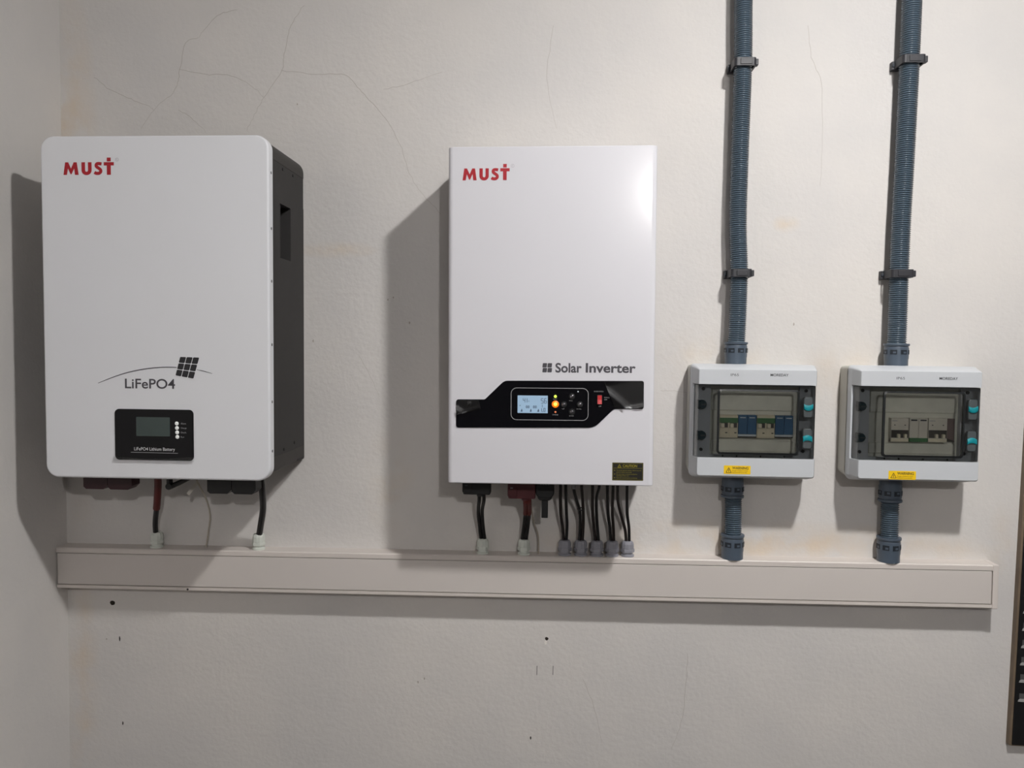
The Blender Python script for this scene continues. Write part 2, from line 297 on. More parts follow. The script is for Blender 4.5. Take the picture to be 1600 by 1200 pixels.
# ------------------------------------------------------------------ cable trunking
TL_, TH, TD = 1.8685, .0846, .0379; tt = R(.4666)
def trunk_z(x): return -.4223 + (x + 1.0218)*math.tan(tt)
t = thing('cable_trunking', 'long off-white plastic cable trunking running along the wall under the boxes', 'trunking', (-1.0205, 0, -.4223), -tt)
base = bmesh.new()
prof = [(0, 0), (-.036, 0), (-TD, -.002), (-TD, -.0105), (-.034, -.0105), (-.034, -TH+.0075), (-TD, -TH+.0075), (-TD, -TH+.002), (-.036, -TH), (0, -TH)]
r0 = [base.verts.new((0, y, z)) for y, z in prof]; r1 = [base.verts.new((TL_-.011, y, z)) for y, z in prof]
for i in range(len(prof)): base.faces.new((r0[i], r0[(i+1) % len(prof)], r1[(i+1) % len(prof)], r1[i]))
base.faces.new(r0); base.faces.new(r1[::-1])
obj('channel', base, 'trunk', t)
obj('lid', box(.0012, TL_-.0125, -.0372, -.0342, -TH+.0088, -.0119, .0008, 2), 'trunk_lid', t)
obj('seam_shadow_gap', box(.0005, TL_-.0115, -.0345, -.0338, -TH+.0076, -.0106), 'groove', t)
obj('end_cap', box(TL_-.0108, TL_, -TD-.0004, 0, -TH-.0005, .0005, .0015, 2), 'trunk', t)
obj('screw_hole', lathe([(.0022, 0), (.0022, .0008)], 12, axis='y', c=(.275, -.0374, -TH+.0035)), 'pencil', t)
obj('bracket_foot', box(TL_-.030, TL_-.020, -.02, 0, -TH-.005, -TH, .001), 'trunk', t)

# ------------------------------------------------------------------ wall battery
BW, BH = .4165, .6131
bt = R(.1773)
bat = thing('wall_battery', 'large white-fronted wall battery with charcoal sides, nearest the left corner', 'battery', (-.9282 + BW/2, 0, .3657-BH), -bt)
def B(u, v): return (u/1000-BW/2, BH + v/1000)
h2 = BW/2
obj('front_panel', slab(-h2, h2, 0, BH, .024, -.186, -.2057, .004, 8), 'white', bat, 35)
case = obj('case', slab(-h2+.003, h2-.003, .013, BH-.002, (.004, .004, .024, .024), -.006, -.187, .001, 8), 'case', bat, 30)
cut(case, box(h2-.028, h2+.02, -.141, -.082, BH-.208, BH-.108))
obj('handle_recess', box(h2-.027, h2-.024, -.140, -.083, BH-.207, BH-.109), 'recess', bat)
obj('handle_lip', box(h2-.014, h2-.0035, -.1405, -.1345, BH-.207, BH-.109, .002), 'recess', bat)
# folded top and bottom caps, a hair proud of the case
obj('top_cap', slab(-h2+.0022, h2-.0022, BH-.036, BH-.0012, (.001, .001, .0248, .0248), -.0065, -.1865, .0005, 8), 'case2', bat, 30)
obj('bottom_cap', slab(-h2+.0022, h2-.0022, .0122, .040, (.0045, .0045, .001, .001), -.0065, -.1865, .0005, 8), 'case2', bat, 30)
obj('mounting_bracket', box(-h2+.02, h2-.004, -.008, 0, .02, BH-.095, .001), 'case', bat)
obj('side_slot', box(h2-.0026, h2-.0016, -.050, -.014, .0150, .0185), 'recess', bat)
for v in (-63.9, -162.1, -255.4, -368.5, -471.1, -560): obj('screw', lathe([(.0026, 0), (.0026, .0006), (.0018, .0009)], 12, axis='x', c=(h2, -.194, BH + v/1000)), 'steel', bat)
for y, v in ((-.125, -42.8), (-.068, -42.4), (-.125, -566), (-.065, -560)): obj('screw', lathe([(.003, 0), (.003, .0008), (.002, .0012)], 12, axis='x', c=(h2-.003, y, BH + v/1000)), 'recess', bat)
yf = -.2058
must_logo(bat, B(43.2, 0)[0], B(0, -69)[1], .095, .0222, yf)
# rising-sun arc, panel icon and name
arc = [(101, -440.5), (125, -431), (150, -422.5), (175, -416.5), (200, -412.5), (225, -410.6), (250, -410.8), (275, -413), (295, -416.6), (311.6, -420.9)]
obj('arc_print', stroke([(v.x, v.z) for v in smoothpath([(B(u, v)[0], 0, B(u, v)[1]) for u, v in arc], 5)], .0017, yf, yf-.0002, taper=lambda q: .25+.75*math.sin(PI*min(1, q*1.1+.05))**.6 if q < .86 else .8-(q-.86)*3), 'ink2', bat)
def quadpt(a, b): # bilinear inside the slanted icon
    tl, tr, br, bl = (253.2, -391.2), (289.2, -392.0), (277.8, -431.2), (244.0, -425.4)
    x = (tl[0]*(1-a)+tr[0]*a)*(1-b) + (bl[0]*(1-a)+br[0]*a)*b; z = (tl[1]*(1-a)+tr[1]*a)*(1-b) + (bl[1]*(1-a)+br[1]*a)*b
    return B(x, z)
bm = poly([quadpt(-.03, 1.03), quadpt(1.03, 1.03), quadpt(1.03, -.03), quadpt(-.03, -.03)], yf-.0001, yf-.0003); obj('icon_backing', bm, 'white', bat)
for i in range(3):
    for j in range(3):
        a0, a1, b0, b1 = i/3+.016, (i+1)/3-.016, j/3+.016, (j+1)/3-.016; e = .03
        obj('icon_cell', poly([quadpt(a0+e, b1), quadpt(a1-e, b1), quadpt(a1, b1-e), quadpt(a1, b0+e), quadpt(a1-e, b0), quadpt(a0+e, b0), quadpt(a0, b0+e), quadpt(a0, b1-e)], yf-.0003, yf-.0005), 'ink', bat)
text('lettering', 'LiFePO4', *B(151, -449.4), .0925, .0178, yf-.0002, 'ink2', bat, .012)
# display
dp = obj('display_panel', slab(*[B(131.2, 0)[0], B(277, 0)[0], B(0, -578.8)[1], B(0, -486.5)[1]], .008, -.205, -.2074, .0012, 5), 'gloss', bat, 40)
yd = -.2075
obj('screen', slab(B(171.5, 0)[0], B(233.9, 0)[0], B(0, -535)[1], B(0, -500.5)[1], .001, -.207, -.2077, .0002, 2), 'lcd_off', dp)
for k in range(4):
    u, v = 246.6 + .3*k, -511.4 - 8.05*k
    obj('indicator_light', lathe([(.0036, 0), (.0034, .0006), (.0022, .0012), (.0005, .0014)], 16, axis='y', c=(B(u, 0)[0], yd, B(0, v)[1])), 'led_white', dp, 50)
for k, s in enumerate(('Alarm', 'Charge', 'Disch.', 'Run')): text('lettering', s, *B(254, -512.8-8.05*k), (.0095, .0105, .0105, .006)[k], .0028, yd, 'grey_print', dp)
text('lettering', 'LiFePO4 Lithium Battery', *B(167.2, -561), .0755, .0058, yd, 'white_print', dp, .006)
obj('underline', stroke([B(161, -564.5), B(248, -565.2)], .0008, yd+.0001, yd-.0001), 'grey_print', dp)
# peeling edge of clear film along the bottom of the display
fb = bmesh.new(); a = [fb.verts.new((B(128+k*15, 0)[0], -.2081-.001*math.sin(k*1.3)**2, B(0, -580.5)[1])) for k in range(11)]; c = [fb.verts.new((B(128+k*15, 0)[0], -.2078, B(0, -572+(-4)*math.sin(k*.33))[1])) for k in range(11)]
for k in range(10): fb.faces.new((a[k], a[k+1], c[k+1], c[k]))
obj('protective_film', fb, 'film', dp, 80)

# terminals under the battery
def terminal_pair(name, label, x0, x1, z0, z1, y0, y1, m):
    """two stubby terminal covers side by side with a chamfered gap"""
    t = thing(name, label, 'connector', ((x0+x1)/2, (y0+y1)/2, z0))
    wd = (x1-x0)/2; c = wd*.16
    for s, n in ((-1, 0), (0, 1)):
        a = s*wd+.0006; b = a + wd-.0012; H = z1-z0
        obj('terminal_cover', poly([(a+c*.7, 0), (b-c, 0), (b, c), (b, H), (a, H), (a, c*.6)], (y1-y0)/2, -(y1-y0)/2), m, t)
    obj('terminal_seat', box(-wd-.003, wd+.003, -(y1-y0)/2-.004, (y1-y0)/2+.004, H-.008, H, .001), 'recess', t)
    return t
terminal_pair('battery_terminal', 'dark red pair of terminal covers under the white-fronted battery', -.902, -.806, -.2815, -.2465, -.135, -.105, 'redcon2')
terminal_pair('battery_terminal', 'black pair of terminal covers under the battery, by its right corner', -.660, -.565, -.2850, -.2455, -.135, -.105, 'blackcon')
def gland(x, label, m, r, h, y=-.0195):
    t = thing('cable_gland', label, 'cable gland', (x, y, trunk_z(x)), 0, 'white cable glands on the trunking' if m == 'gland_w' else 'grey cable glands on the trunking')
    obj('flange', lathe([(r*1.02, .0), (r*1.02, .003), (r*.8, .0045), (r*.8, .009)], 24), m, t, 40)
    hx = lathe([(r*1.04, .008), (r*1.08, .009), (r*1.08, .014), (r*1.04, .015)], 6); obj('hex_nut', hx, m, t)
    dm = bmesh.new(); pr = [(r*.96, .015), (r*.98, .017), (r*.96, h*.82), (r*.84, h*.95), (r*.66, h), (r*.6, h)]
    rings = []
    for q, z in pr:
        rings.append([dm.verts.new((q*(1 - (.05 if k % 2 else 0))*math.cos(2*PI*k/24), q*(1 - (.05 if k % 2 else 0))*math.sin(2*PI*k/24), z)) for k in range(24)])
    for p_, q_ in zip(rings, rings[1:]):
        for k in range(24): dm.faces.new((p_[k], p_[(k+1) % 24], q_[(k+1) % 24], q_[k]))
    dm.faces.new(rings[0][::-1]); dm.faces.new(rings[-1])
    obj('dome_nut', dm, m, t)
    return t
gland(-.8177, 'white cable gland on the trunking under the battery, red-sleeved cable in it', 'gland_w', .0128, .032)
gland(-.6044, 'white cable gland on the trunking under the right corner of the battery', 'gland_w', .0128, .032)
gland(-.1455, 'white cable gland on the trunking below the black inverter connector', 'gland_w', .0120, .030)
gland(-.0628, 'white cable gland on the trunking below the red inverter connector', 'gland_w', .0120, .030)
GX = (.0185, .0505, .0823, .1125, .1430)
ordn = ('leftmost', 'second from left', 'middle', 'second from right', 'rightmost')
for k, x in enumerate(GX): gland(x, f'grey cable gland, {ordn[k]} of five grey ones in a row on the trunking', 'gland_g', .0128, .030)
def cable(name, label, pts, r, m, cat='cable', group=None, seg=12, n=10):
    t = obj(name, tube(smoothpath(pts, n), r, seg), m, None, 60); return tag(t, label, cat, group)
t = thing('battery_cable', 'black battery cable with red sleeve at its top, entering a white gland', 'cable', (-.8177, -.0195, -.392))
pth = smoothpath([(-.7765, -.10, -.250), (-.779, -.088, -.272), (-.7915, -.068, -.318), (-.810, -.040, -.3634), (-.8185, -.022, -.392), (-.8178, -.0195, -.402)], 10)
lo = lambda q: [v - Vector((-.8177, -.0195, -.392)) for v in q]
obj('sheath', tube(lo(pth), .0052, 14), 'cable', t, 60); obj('heat_shrink_sleeve', tube(lo(pth[:24]), .0068, 14), 'shrink', t, 60)
cable('battery_cable', 'plain black battery cable under the right corner of the battery', [(-.568, -.105, -.250), (-.5695, -.092, -.283), (-.580, -.060, -.3276), (-.594, -.035, -.3656), (-.6028, -.021, -.392), (-.6042, -.0195, -.402)], .0062, 'cable', seg=14)
cable('signal_wire', 'thin pale grey wire hanging from the battery to the trunking', [(-.7045, -.095, -.252), (-.7010, -.078, -.280), (-.6995, -.050, -.313), (-.7008, -.030, -.350), (-.7076, -.023, -.3845), (-.7140, -.020, -.4185)], .0016, 'thin', seg=8)
t = thing('wire_tag', 'small white paper tag tied to the thin wire under the battery', 'tag', (-.7165, -.085, -.291))
bm = bmesh.new(); q = [(-.006, -.002, -.004), (.000, -.004, -.008), (.0155, .001, .013), (.010, .003, .017)]
vs_ = [bm.verts.new(p) for p in q] + [bm.verts.new((p[0], p[1]+.0008, p[2])) for p in q]
for f in ((0, 1, 2, 3), (7, 6, 5, 4), (0, 4, 5, 1), (1, 5, 6, 2), (2, 6, 7, 3), (3, 7, 4, 0)): bm.faces.new([vs_[i] for i in f])
obj('paper', bm, 'tag', t); obj('tie', tube([(.012, .0025, .014), (.014, .002, .021), (.0165, -.002, .026)], .0008, 6), 'tag', t)
t = thing('antenna', 'black folded stub antenna hanging beneath the battery', 'antenna', (-.7475, -.105, -.2475))
obj('stem', tube([(0, 0, .001), (0, 0, -.012), (.0005, 0, -.026), (.001, 0, -.030)], lambda i: .0058 if i else .0065, 14), 'blackcon', t, 50)
obj('hinge', lathe([(.006, -.007), (.0066, -.005), (.0066, .005), (.006, .007)], 18, axis='y', c=(.001, 0, -.0305)), 'blackcon', t, 40)
obj('whip', tube([(.003, 0, -.031), (.018, -.001, -.0245), (.040, -.003, -.014), (.058, -.004, -.006)], lambda i: (.0052, .005, .0042, .0036)[i], 14), 'blackcon', t, 50)
obj('backing_card', box(.004, .055, .010, .011, -.018, -.001), 'thin2', t)

# ------------------------------------------------------------------ inverter
IW, IH = .3697, .6024; it_ = R(.3525)
inv = thing('solar_inverter', 'white wall-mounted solar inverter with black control panel, hung mid-wall', 'inverter', (-.1969 + IW/2, 0, .3546-IH), -it_)
def I(u, v): return (u/1000-IW/2, IH + v/1000)
g = IW/2; yi = -.1684
# folded sheet cover: vertical edges bent with a soft radius, square top and bottom hems
secs = []
cv = bmesh.new(); prof = []
for k in range(9):
    a = PI - k/8*PI/2; prof.append((-g+.009 + .009*math.cos(a), yi+.007 - .007*math.sin(a)))
for k in range(9):
    a = PI/2 - k/8*PI/2; prof.append((g-.009 + .009*math.cos(a), yi+.007 - .007*math.sin(a)))
prof = [(-g, -.030)] + prof + [(g, -.030)]
rings = []
for z, ins in ((0, .0015), (.0006, .0005), (.002, 0), (IH-.002, 0), (IH-.0006, .0005), (IH, .0015)):
    rings.append([cv.verts.new((x*(1-ins/g), y + (ins if y < -.1 else 0), z)) for x, y in prof])
for a, b in zip(rings, rings[1:]):
    for k in range(len(prof)): cv.faces.new((a[k], a[(k+1) % len(prof)], b[(k+1) % len(prof)], b[k]))
cv.faces.new(rings[0][::-1]); cv.faces.new(rings[-1])
obj('cover', cv, 'cover', inv, 40)
obj('chassis', box(-g+.010, g-.030, -.150, -.004, -.0035, IH-.004, .001), 'chassis', inv)
obj('mounting_bracket', box(-g+.05, g-.05, -.006, 0, .08, IH-.05, .001), 'galv', inv)
for z in (.018, .30, .565): obj('screw', lathe([(.003, 0), (.003, .0008), (.0018, .0014)], 12, axis='x', c=(g, -.10, z)), 'steel', inv)
y0 = yi-.0001
must_logo(inv, I(25.5, 0)[0], I(0, -59.2)[1], .0858, .0208, y0)
for i in range(2):
    for j in range(2):
        x0, z0 = 170 + i*8.9, -400.2 + j*8.7; k = 1.1
        sk = lambda a, b: I(x0 + a + b*.12, z0 + b)
        obj('icon_cell', poly([sk(.8, 0), sk(7.0, 0), sk(7.8, .8), sk(7.8, 7.0), sk(7.0, 7.8), sk(.8, 7.8), sk(0, 7.0), sk(0, .8)], y0, y0-.0002), 'ink2', inv)
text('lettering', 'Solar', *I(193.4, -400.3), .0470, .0172, y0-.0002, 'ink2', inv, .026); text('lettering', 'Inverter', *I(262.0-14.5, -400.1), .0885, .0170, y0-.0002, 'ink2', inv, .026)
# control panel: stepped black outline with rounded corners
def roundpoly(pts, rads, n=6):
    out = []; N = len(pts)
    for i in range(N):
        p = Vector(pts[i]); a = Vector(pts[i-1])-p; b = Vector(pts[(i+1) % N])-p; r = rads[i]
        if r <= 0: out.append(tuple(p)); continue
        a.normalize(); b.normalize(); ang = a.angle(b); d = r/math.tan(ang/2); d = min(d, .45*min((Vector(pts[i-1])-p).length, (Vector(pts[(i+1) % N])-p).length)); s = p + a*d; e = p + b*d
        for k in range(n+1):
            q = k/n; out.append(tuple(s*(1-q)**2 + p*2*q*(1-q) + e*q*q))
    return out
pp = [I(*q) for q in ((15.2, -501.2), (264, -498.6), (298, -464.6), (351, -464.0), (350.6, -414.2), (102, -415.8), (67, -449.8), (15.2, -450.2))]
pp = roundpoly(pp, [.005, .030, .012, .004, .004, .016, .006, .005])
cp = obj('control_panel', loft([(yi+.0005, pp), (yi-.0014, pp)]), 'gloss', inv)
yp = yi-.0015
ring = rrect(I(114.5, 0)[0], I(252.5, 0)[0], I(0, -485.8)[1], I(0, -428.5)[1], .010, 6); ring.append(ring[0])
obj('panel_outline', stroke(ring, .0010, yp+.0002, yp-.0002), 'grey_print', cp)
sc = obj('screen', slab(I(126.1, 0)[0], I(180.3, 0)[0], I(0, -473.5)[1], I(0, -442)[1], .0006, yp+.001, yp-.0002, .0001, 2), 'lcd_on', cp)
def seg7(x, z, w_, h, ch, parent):
    """seven-segment digit"""
    s = {'4': 'fgbc', '1': 'bc', '5': 'afgcd', '6': 'afgedc', '0': 'abcdef', '8': 'abcdefg', 'L': 'fed', '2': 'abged'}[ch]; th = .0009; P = {'a': ((0, h), (w_, h)), 'b': ((w_, h), (w_, h/2)), 'c': ((w_, h/2), (w_, 0)), 'd': ((0, 0), (w_, 0)), 'e': ((0, 0), (0, h/2)), 'f': ((0, h/2), (0, h)), 'g': ((0, h/2), (w_, h/2))}
    b = bmesh.new()
    for q in s: stroke([(x+P[q][0][0], z+P[q][0][1]), (x+P[q][1][0], z+P[q][1][1])], th, yp-.0002, yp-.0004, b)
    obj('digit', b, 'lcd_ink', parent)
seg7(*I(136.0, -454.5), .0034, .0075, '4', sc); seg7(*I(141.0, -454.5), .0022, .0075, '1', sc); seg7(*I(168.5, -455.5), .0038, .0082, '5', sc); seg7(*I(174.2, -455.5), .0038, .0082, '6', sc)
for u, ch in ((141.5, '0'), (145.0, '0'), (154.5, '0'), (158.0, '0')): seg7(*I(u, -464.2), .0020, .0036, ch, sc)
for u, ch in ((169.5, 'L'), (173.2, '0')): seg7(*I(u, -470.6), .0026, .0060, ch, sc)
text('unit_mark', 'Hz', *I(145.2, -453.5), .0022, .0028, yp-.0003, 'lcd_ink', sc); 
obj('icon', poly([I(130, -461.3), I(131.8, -460), I(130, -458.7)], yp-.0002, yp-.0004), 'lcd_ink', sc)
for u in (133.5, 150, 163.5): obj('icon', poly([I(u-2.0, -471.0), I(u+1.6, -471.0), I(u+1.2, -468.0), I(u+.2, -465.6), I(u-.8, -467.6)], yp-.0002, yp-.0004), 'lcd_ink', sc)
obj('icon', stroke([I(170.4, -456.6-1.5), I(170.4, -463.2)], .0008, yp-.0002, yp-.0004), 'lcd_ink', sc)
def led(u, v, r, m, h=.001): obj('indicator_light', lathe([(r, -.0006), (r*.95, h*.5), (r*.6, h), (r*.1, h*1.15)], 18, axis='y', c=(I(u, 0)[0], yp, I(0, v)[1])), m, cp, 60)
led(193.8, -443.3, .0028, 'led_green'); led(193.9, -457.1, .0066, 'led_halo_orange', .0012); led(193.9, -457.1, .0034, 'led_amber', .003); led(194.1, -471.3, .0018, 'led_red'); led(234.2, -434.3, .0013, 'led_dot')  # wide dim orange dome is an added halo imitating the amber light's glow
text('lettering', 'CHARGE', *I(188.5, -477.2), .0105, .0022, yp-.0001, 'grey_print', cp); text('lettering', 'FAULT', *I(190, -448.9), .007, .0016, yp-.0001, 'grey_print', cp)
for u, v in ((223.5, -443), (209.4, -457.5), (237.6, -457.2), (223.8, -470.6)):
    b = obj('push_button', lathe([(.0056, -.0006), (.0056, .0010), (.0050, .0018), (.0040, .0018), (.0038, .0012)], 24, axis='y', c=(I(u, 0)[0], yp, I(0, v)[1])), 'latch_d', cp, 40)
    obj('button_cap', lathe([(.0038, .0008), (.0037, .0022), (.0028, .0030), (.0006, .0033)], 24, axis='y', c=(I(u, 0)[0], yp, I(0, v)[1])), 'chrome', b, 60)
for u, v, s, wd in ((219, -451.2, 'ESC', .006), (206, -466.2, 'UP', .004), (232, -466.2, 'DOWN', .008), (219, -478.6, 'ENTER', .008)): text('lettering', s, *I(u, v), wd, .0016, yp-.0001, 'grey_print', cp)
sw = obj('power_switch', slab(I(268.2, 0)[0], I(277.2, 0)[0], I(0, -456.6)[1], I(0, -439.8)[1], .0012, yp+.0005, yp-.0018, .0006, 3), 'latch_d', cp, 40)
xs0, xs1 = I(269, 0)[0], I(276.4, 0)[0]; z_a, z_m, z_b = I(0, -455.8)[1], I(0, -448.2)[1], I(0, -440.6)[1]
rk = bmesh.new()
for xa in (xs0, xs1): pass
pr = [(yp-.0012, z_a), (yp-.0042, z_a), (yp-.0026, z_m), (yp-.0022, z_b), (yp-.0012, z_b)]
ra = [rk.verts.new((xs0, y, z)) for y, z in pr]; rb = [rk.verts.new((xs1, y, z)) for y, z in pr]
for k in range(5): rk.faces.new((ra[k], ra[(k+1) % 5], rb[(k+1) % 5], rb[k]))
rk.faces.new(ra); rk.faces.new(rb[::-1]); rocker = obj('rocker', rk, 'switch', sw)
text('lettering', 'POWER SWITCH', *I(262.8, -434.8), .0165, .0022, yp-.0001, 'grey_print', cp); text('lettering', 'POWER', *I(281, -445.5), .0095, .0020, yp-.0001, 'grey_print', cp); text('lettering', 'ON', *I(281, -449), .0045, .0020, yp-.0001, 'grey_print', cp); text('lettering', 'OFF', *I(271, -461.2), .0045, .0022, yp-.0001, 'white_print', cp)
# clear film creased and lifting at the right and left ends of the panel
def film(pts, grid, amp, ph):
    fb = bmesh.new(); n, m_ = grid; (ax, az), (bx, bz), (cx, cz), (dx, dz) = [I(*q) for q in pts]; V = []
    for i in range(n+1):
        row = []
        for j in range(m_+1):
            s, q = i/n, j/m_; x = (ax*(1-s)+bx*s)*(1-q) + (dx*(1-s)+cx*s)*q; z = (az*(1-s)+bz*s)*(1-q) + (dz*(1-s)+cz*s)*q
            y = yp - .0006 - amp*max(0, math.sin((s*1.1+q*.8+ph)*PI))**6 - amp*.5*max(0, math.sin((s*.4-q*1.7+ph*2)*PI))**8
            row.append(fb.verts.new((x, y, z)))
        V.append(row)
    for i in range(n):
        for j in range(m_): fb.faces.new((V[i][j], V[i+1][j], V[i+1][j+1], V[i][j+1]))
    obj('protective_film', fb, 'film', cp, 80)
film(((300, -463), (350, -463), (349.6, -415.5), (280, -416)), (26, 20), .0035, .1)
film(((16, -478), (60, -468), (56, -451), (16, -451)), (16, 12), .003, .25)
obj('film_bubble', lathe([(.0042, 0), (.0034, .0012), (.0015, .002), (.0003, .0022)], 16, axis='y', c=(I(39, 0)[0], yp-.0006, I(0, -457)[1])), 'film', cp, 60)
# caution sticker
st = obj('caution_sticker', slab(I(296.7, 0)[0], I(351.9, 0)[0], I(0, -593)[1], I(0, -560.8)[1], .0006, yi, yi-.0004, .0001, 2), 'stk', inv)
yk = yi-.0005; rg = [I(297.9, -591.8), I(350.7, -591.8), I(350.7, -562), I(297.9, -562), I(297.9, -591.8)]
for a, b in zip(rg, rg[1:]): obj('border_line', stroke([a, b], .0004, yk+.0001, yk-.0001), 'ytext', st)
text('lettering', 'CAUTION', *I(315.3, -569.0), .0255, .0048, yk, 'ytext', st, .02)
tri = [I(306.4, -569.4), I(312.4, -569.4), I(309.4, -564.0), I(306.4, -569.4)]
for a, b in zip(tri, tri[1:]): obj('warning_triangle', stroke([a, b], .0008, yk+.0001, yk-.0001), 'ytext', st)
obj('warning_triangle', stroke([I(309.4, -566.2), I(309.4, -568.6)], .0006, yk+.0001, yk-.0001), 'ytext', st)
obj('rule_line', stroke([I(299, -570.8), I(349.8, -570.8)], .0004, yk+.0001, yk-.0001), 'ytext', st)
for v, ss in ((-575.6, 'To avoid electric shock, disconnect all'), (-578.8, 'sources before servicing'), (-582.4, 'Do not cover or block ventilation'), (-585.4, 'openings of the unit'), (-589.2, 'Read the manual before connecting')):
    text('lettering', ss, *I(304, v), .00112*len(ss), .0017, yk, 'ytext', st)
for v in (-574.8, -581.7, -588.4): obj('bullet', poly([I(300, v-.5), I(301.8, v-.5), I(301.8, v+.6), I(300, v+.6)], yk+.0001, yk-.0001), 'ytext', st)

# plugs under the inverter
def plug(name, label, x0, x1, z0, z1, yc, m, cap):
    t = thing(name, label, 'connector', ((x0+x1)/2, yc, z0)); a = (x1-x0)/2; H = z1-z0
    obj('housing', slab(-a, a, 0, H, (.003, .003, .001, .001), .012, -.012, .002, 4), m, t, 40)
    obj('side_step', slab(-a-.0012, -a*.35, .004, H, (.002, .001, .001, .001), .010, -.0135, .001, 3), m, t, 40)
    obj('lettering', box(-a+.004, -a+.009, -.0138, -.0134, H*.52, H*.52+.0012), cap, t)
    obj('strain_relief', lathe([(.0085, -.004), (.0085, .004)], 18, c=(a*.3, 0, 0)), m, t, 40)
    return t
plug('inverter_connector', 'black battery connector plugged in under the left end of the inverter', -.1775, -.1252, -.2830, -.2505, -.085, 'blackcon', 'latch')
plug('inverter_connector', 'dark red battery connector plugged in under the inverter', -.0910, -.0395, -.2890, -.2500, -.085, 'redcon', 'white_print')
for dx, lab in ((-.0038, 'left'), (.0038, 'right')):
    cable('battery_cable', f'{lab} strand of the twin black cable below the black inverter connector', [(-.1435+dx, -.086, -.280), (-.1430+dx*1.2, -.082, -.295), (-.1480+dx, -.055, -.3236), (-.1475+dx*.9, -.030, -.3619), (-.1452+dx, -.0205, -.388), (-.1452+dx, -.0195, -.400)], .0036, 'cable')
    t = thing('battery_cable', f'{lab} strand of the red-sleeved twin cable below the red connector', 'cable', (-.0628, -.0195, -.40)); og = Vector((-.0628, -.0195, -.40))
    p_ = [v-og for v in smoothpath([(-.0560+dx, -.086, -.286), (-.0552+dx, -.082, -.298), (-.0556+dx, -.056, -.3213), (-.0586+dx, -.033, -.3522), (-.0626+dx, -.0205, -.386), (-.0626+dx, -.0195, -.400)], 10)]
    obj('sheath', tube(p_, .0038, 12), 'cable', t, 60); obj('heat_shrink_sleeve', tube(p_[:23], .0045, 12), 'shrink', t, 60)
cable('signal_wire', 'thin brownish wire between the red inverter connector and the trunking', [(-.0500, -.060, -.2500), (-.0497, -.045, -.290), (-.0480, -.022, -.325), (-.0435, -.014, -.3520), (-.0350, -.014, -.3780), (-.0335, -.015, -.4180)], .0014, 'thin2', seg=8)
t = thing('wifi_dongle', 'black plug-in dongle with pointed stem under the inverter', 'dongle', (-.0215, -.085, -.3260))
obj('body', loft([(0, [])], (0, 0)) if 0 else slab(-.0178, .0178, .038, .0765, (.012, .012, .001, .001), .010, -.010, .003, 5), 'blackcon', t, 40)
obj('stem', slab(-.0062, .0062, 0, .045, (.001, .001, .002, .002), .005, -.005, .0015, 3), 'blackcon', t, 40)
obj('shoulder', slab(-.0140, .0140, .034, .046, (.008, .008, .001, .001), .009, -.0095, .002, 5), 'blackcon', t, 40)
for k in range(4): obj('indicator_light', lathe([(.0008, 0), (.0006, .0006)], 8, axis='y', c=(-.0078+k*.0048, -.010, .0655)), 'led_dot', t)
pairs = [
 ([(.0083, .07, -.252), (.0080, .07, -.2705), (.0092, .04, -.3239), (.0136, .025, -.359), (.0157, .0195, -.3832)], [(.0182, .07, -.252), (.0182, .07, -.2703), (.0205, .04, -.3237), (.0223, .025, -.3524), (.0216, .0195, -.3831)]),
 ([(.0330, .07, -.252), (.0342, .07, -.2749), (.0412, .05, -.3022), (.0468, .04, -.323), (.0482, .025, -.3517), (.0476, .0195, -.385)], [(.0480, .07, -.252), (.0488, .07, -.2696), (.0525, .05, -.3082), (.0545, .025, -.3452), (.0534, .0195, -.3849)]),
 ([(.0690, .07, -.252), (.0696, .07, -.2691), (.0718, .04, -.3224), (.0757, .025, -.3574), (.0793, .0195, -.3842)], [(.0825, .07, -.252), (.0819, .07, -.2689), (.0784, .05, -.2951), (.0810, .025, -.3382), (.0852, .0195, -.3841)]),
 ([(.0975, .07, -.252), (.0978, .07, -.2685), (.1018, .04, -.3217), (.1068, .025, -.3566), (.1096, .0195, -.3846)], [(.1090, .07, -.252), (.1087, .07, -.2683), (.1105, .04, -.3215), (.1140, .025, -.3565), (.1155, .0195, -.3845)]),
 ([(.1180, .07, -.252), (.1173, .07, -.2681), (.1206, .05, -.3004), (.1302, .03, -.3358), (.1378, .022, -.3629), (.1398, .0195, -.3864)], [(.1350, .07, -.252), (.1355, .07, -.2677), (.1391, .04, -.3208), (.1445, .025, -.3557), (.1460, .0195, -.3863)])]
for k, (a, b) in enumerate(pairs):
    for s, pts in (('left', a), ('right', b)):
        P_ = [(x, -d, z) for x, d, z in pts]; P_.append((P_[-1][0], -.0195, -.398))
        cable('supply_wire', f'{s} wire of the pair entering the grey gland {ordn[k]} under the inverter', P_, .00305, 'cable2' if (k + (s == 'left')) % 2 else 'cable', 'wire', 'black wires below the inverter', 10, 8)
t = thing('wire_ferrule', 'short clear sleeve on the left wire of the second pair under the inverter', 'sleeve', (.0335, -.0705, -.2680))
obj('sleeve', lathe([(.0042, -.004), (.0046, -.003), (.0046, .008), (.0042, .009)], 14), 'grey_print', t, 40)
cable('cable_tie', 'thin black cable tie around the second wire pair under the inverter', [(.0490+.0066*math.cos(a), -.042+.0052*math.sin(a), -.3165+.0015*math.sin(a)) for a in [2*PI*k/12 for k in range(13)]], .0012, 'clip', 'cable tie', seg=6, n=2)

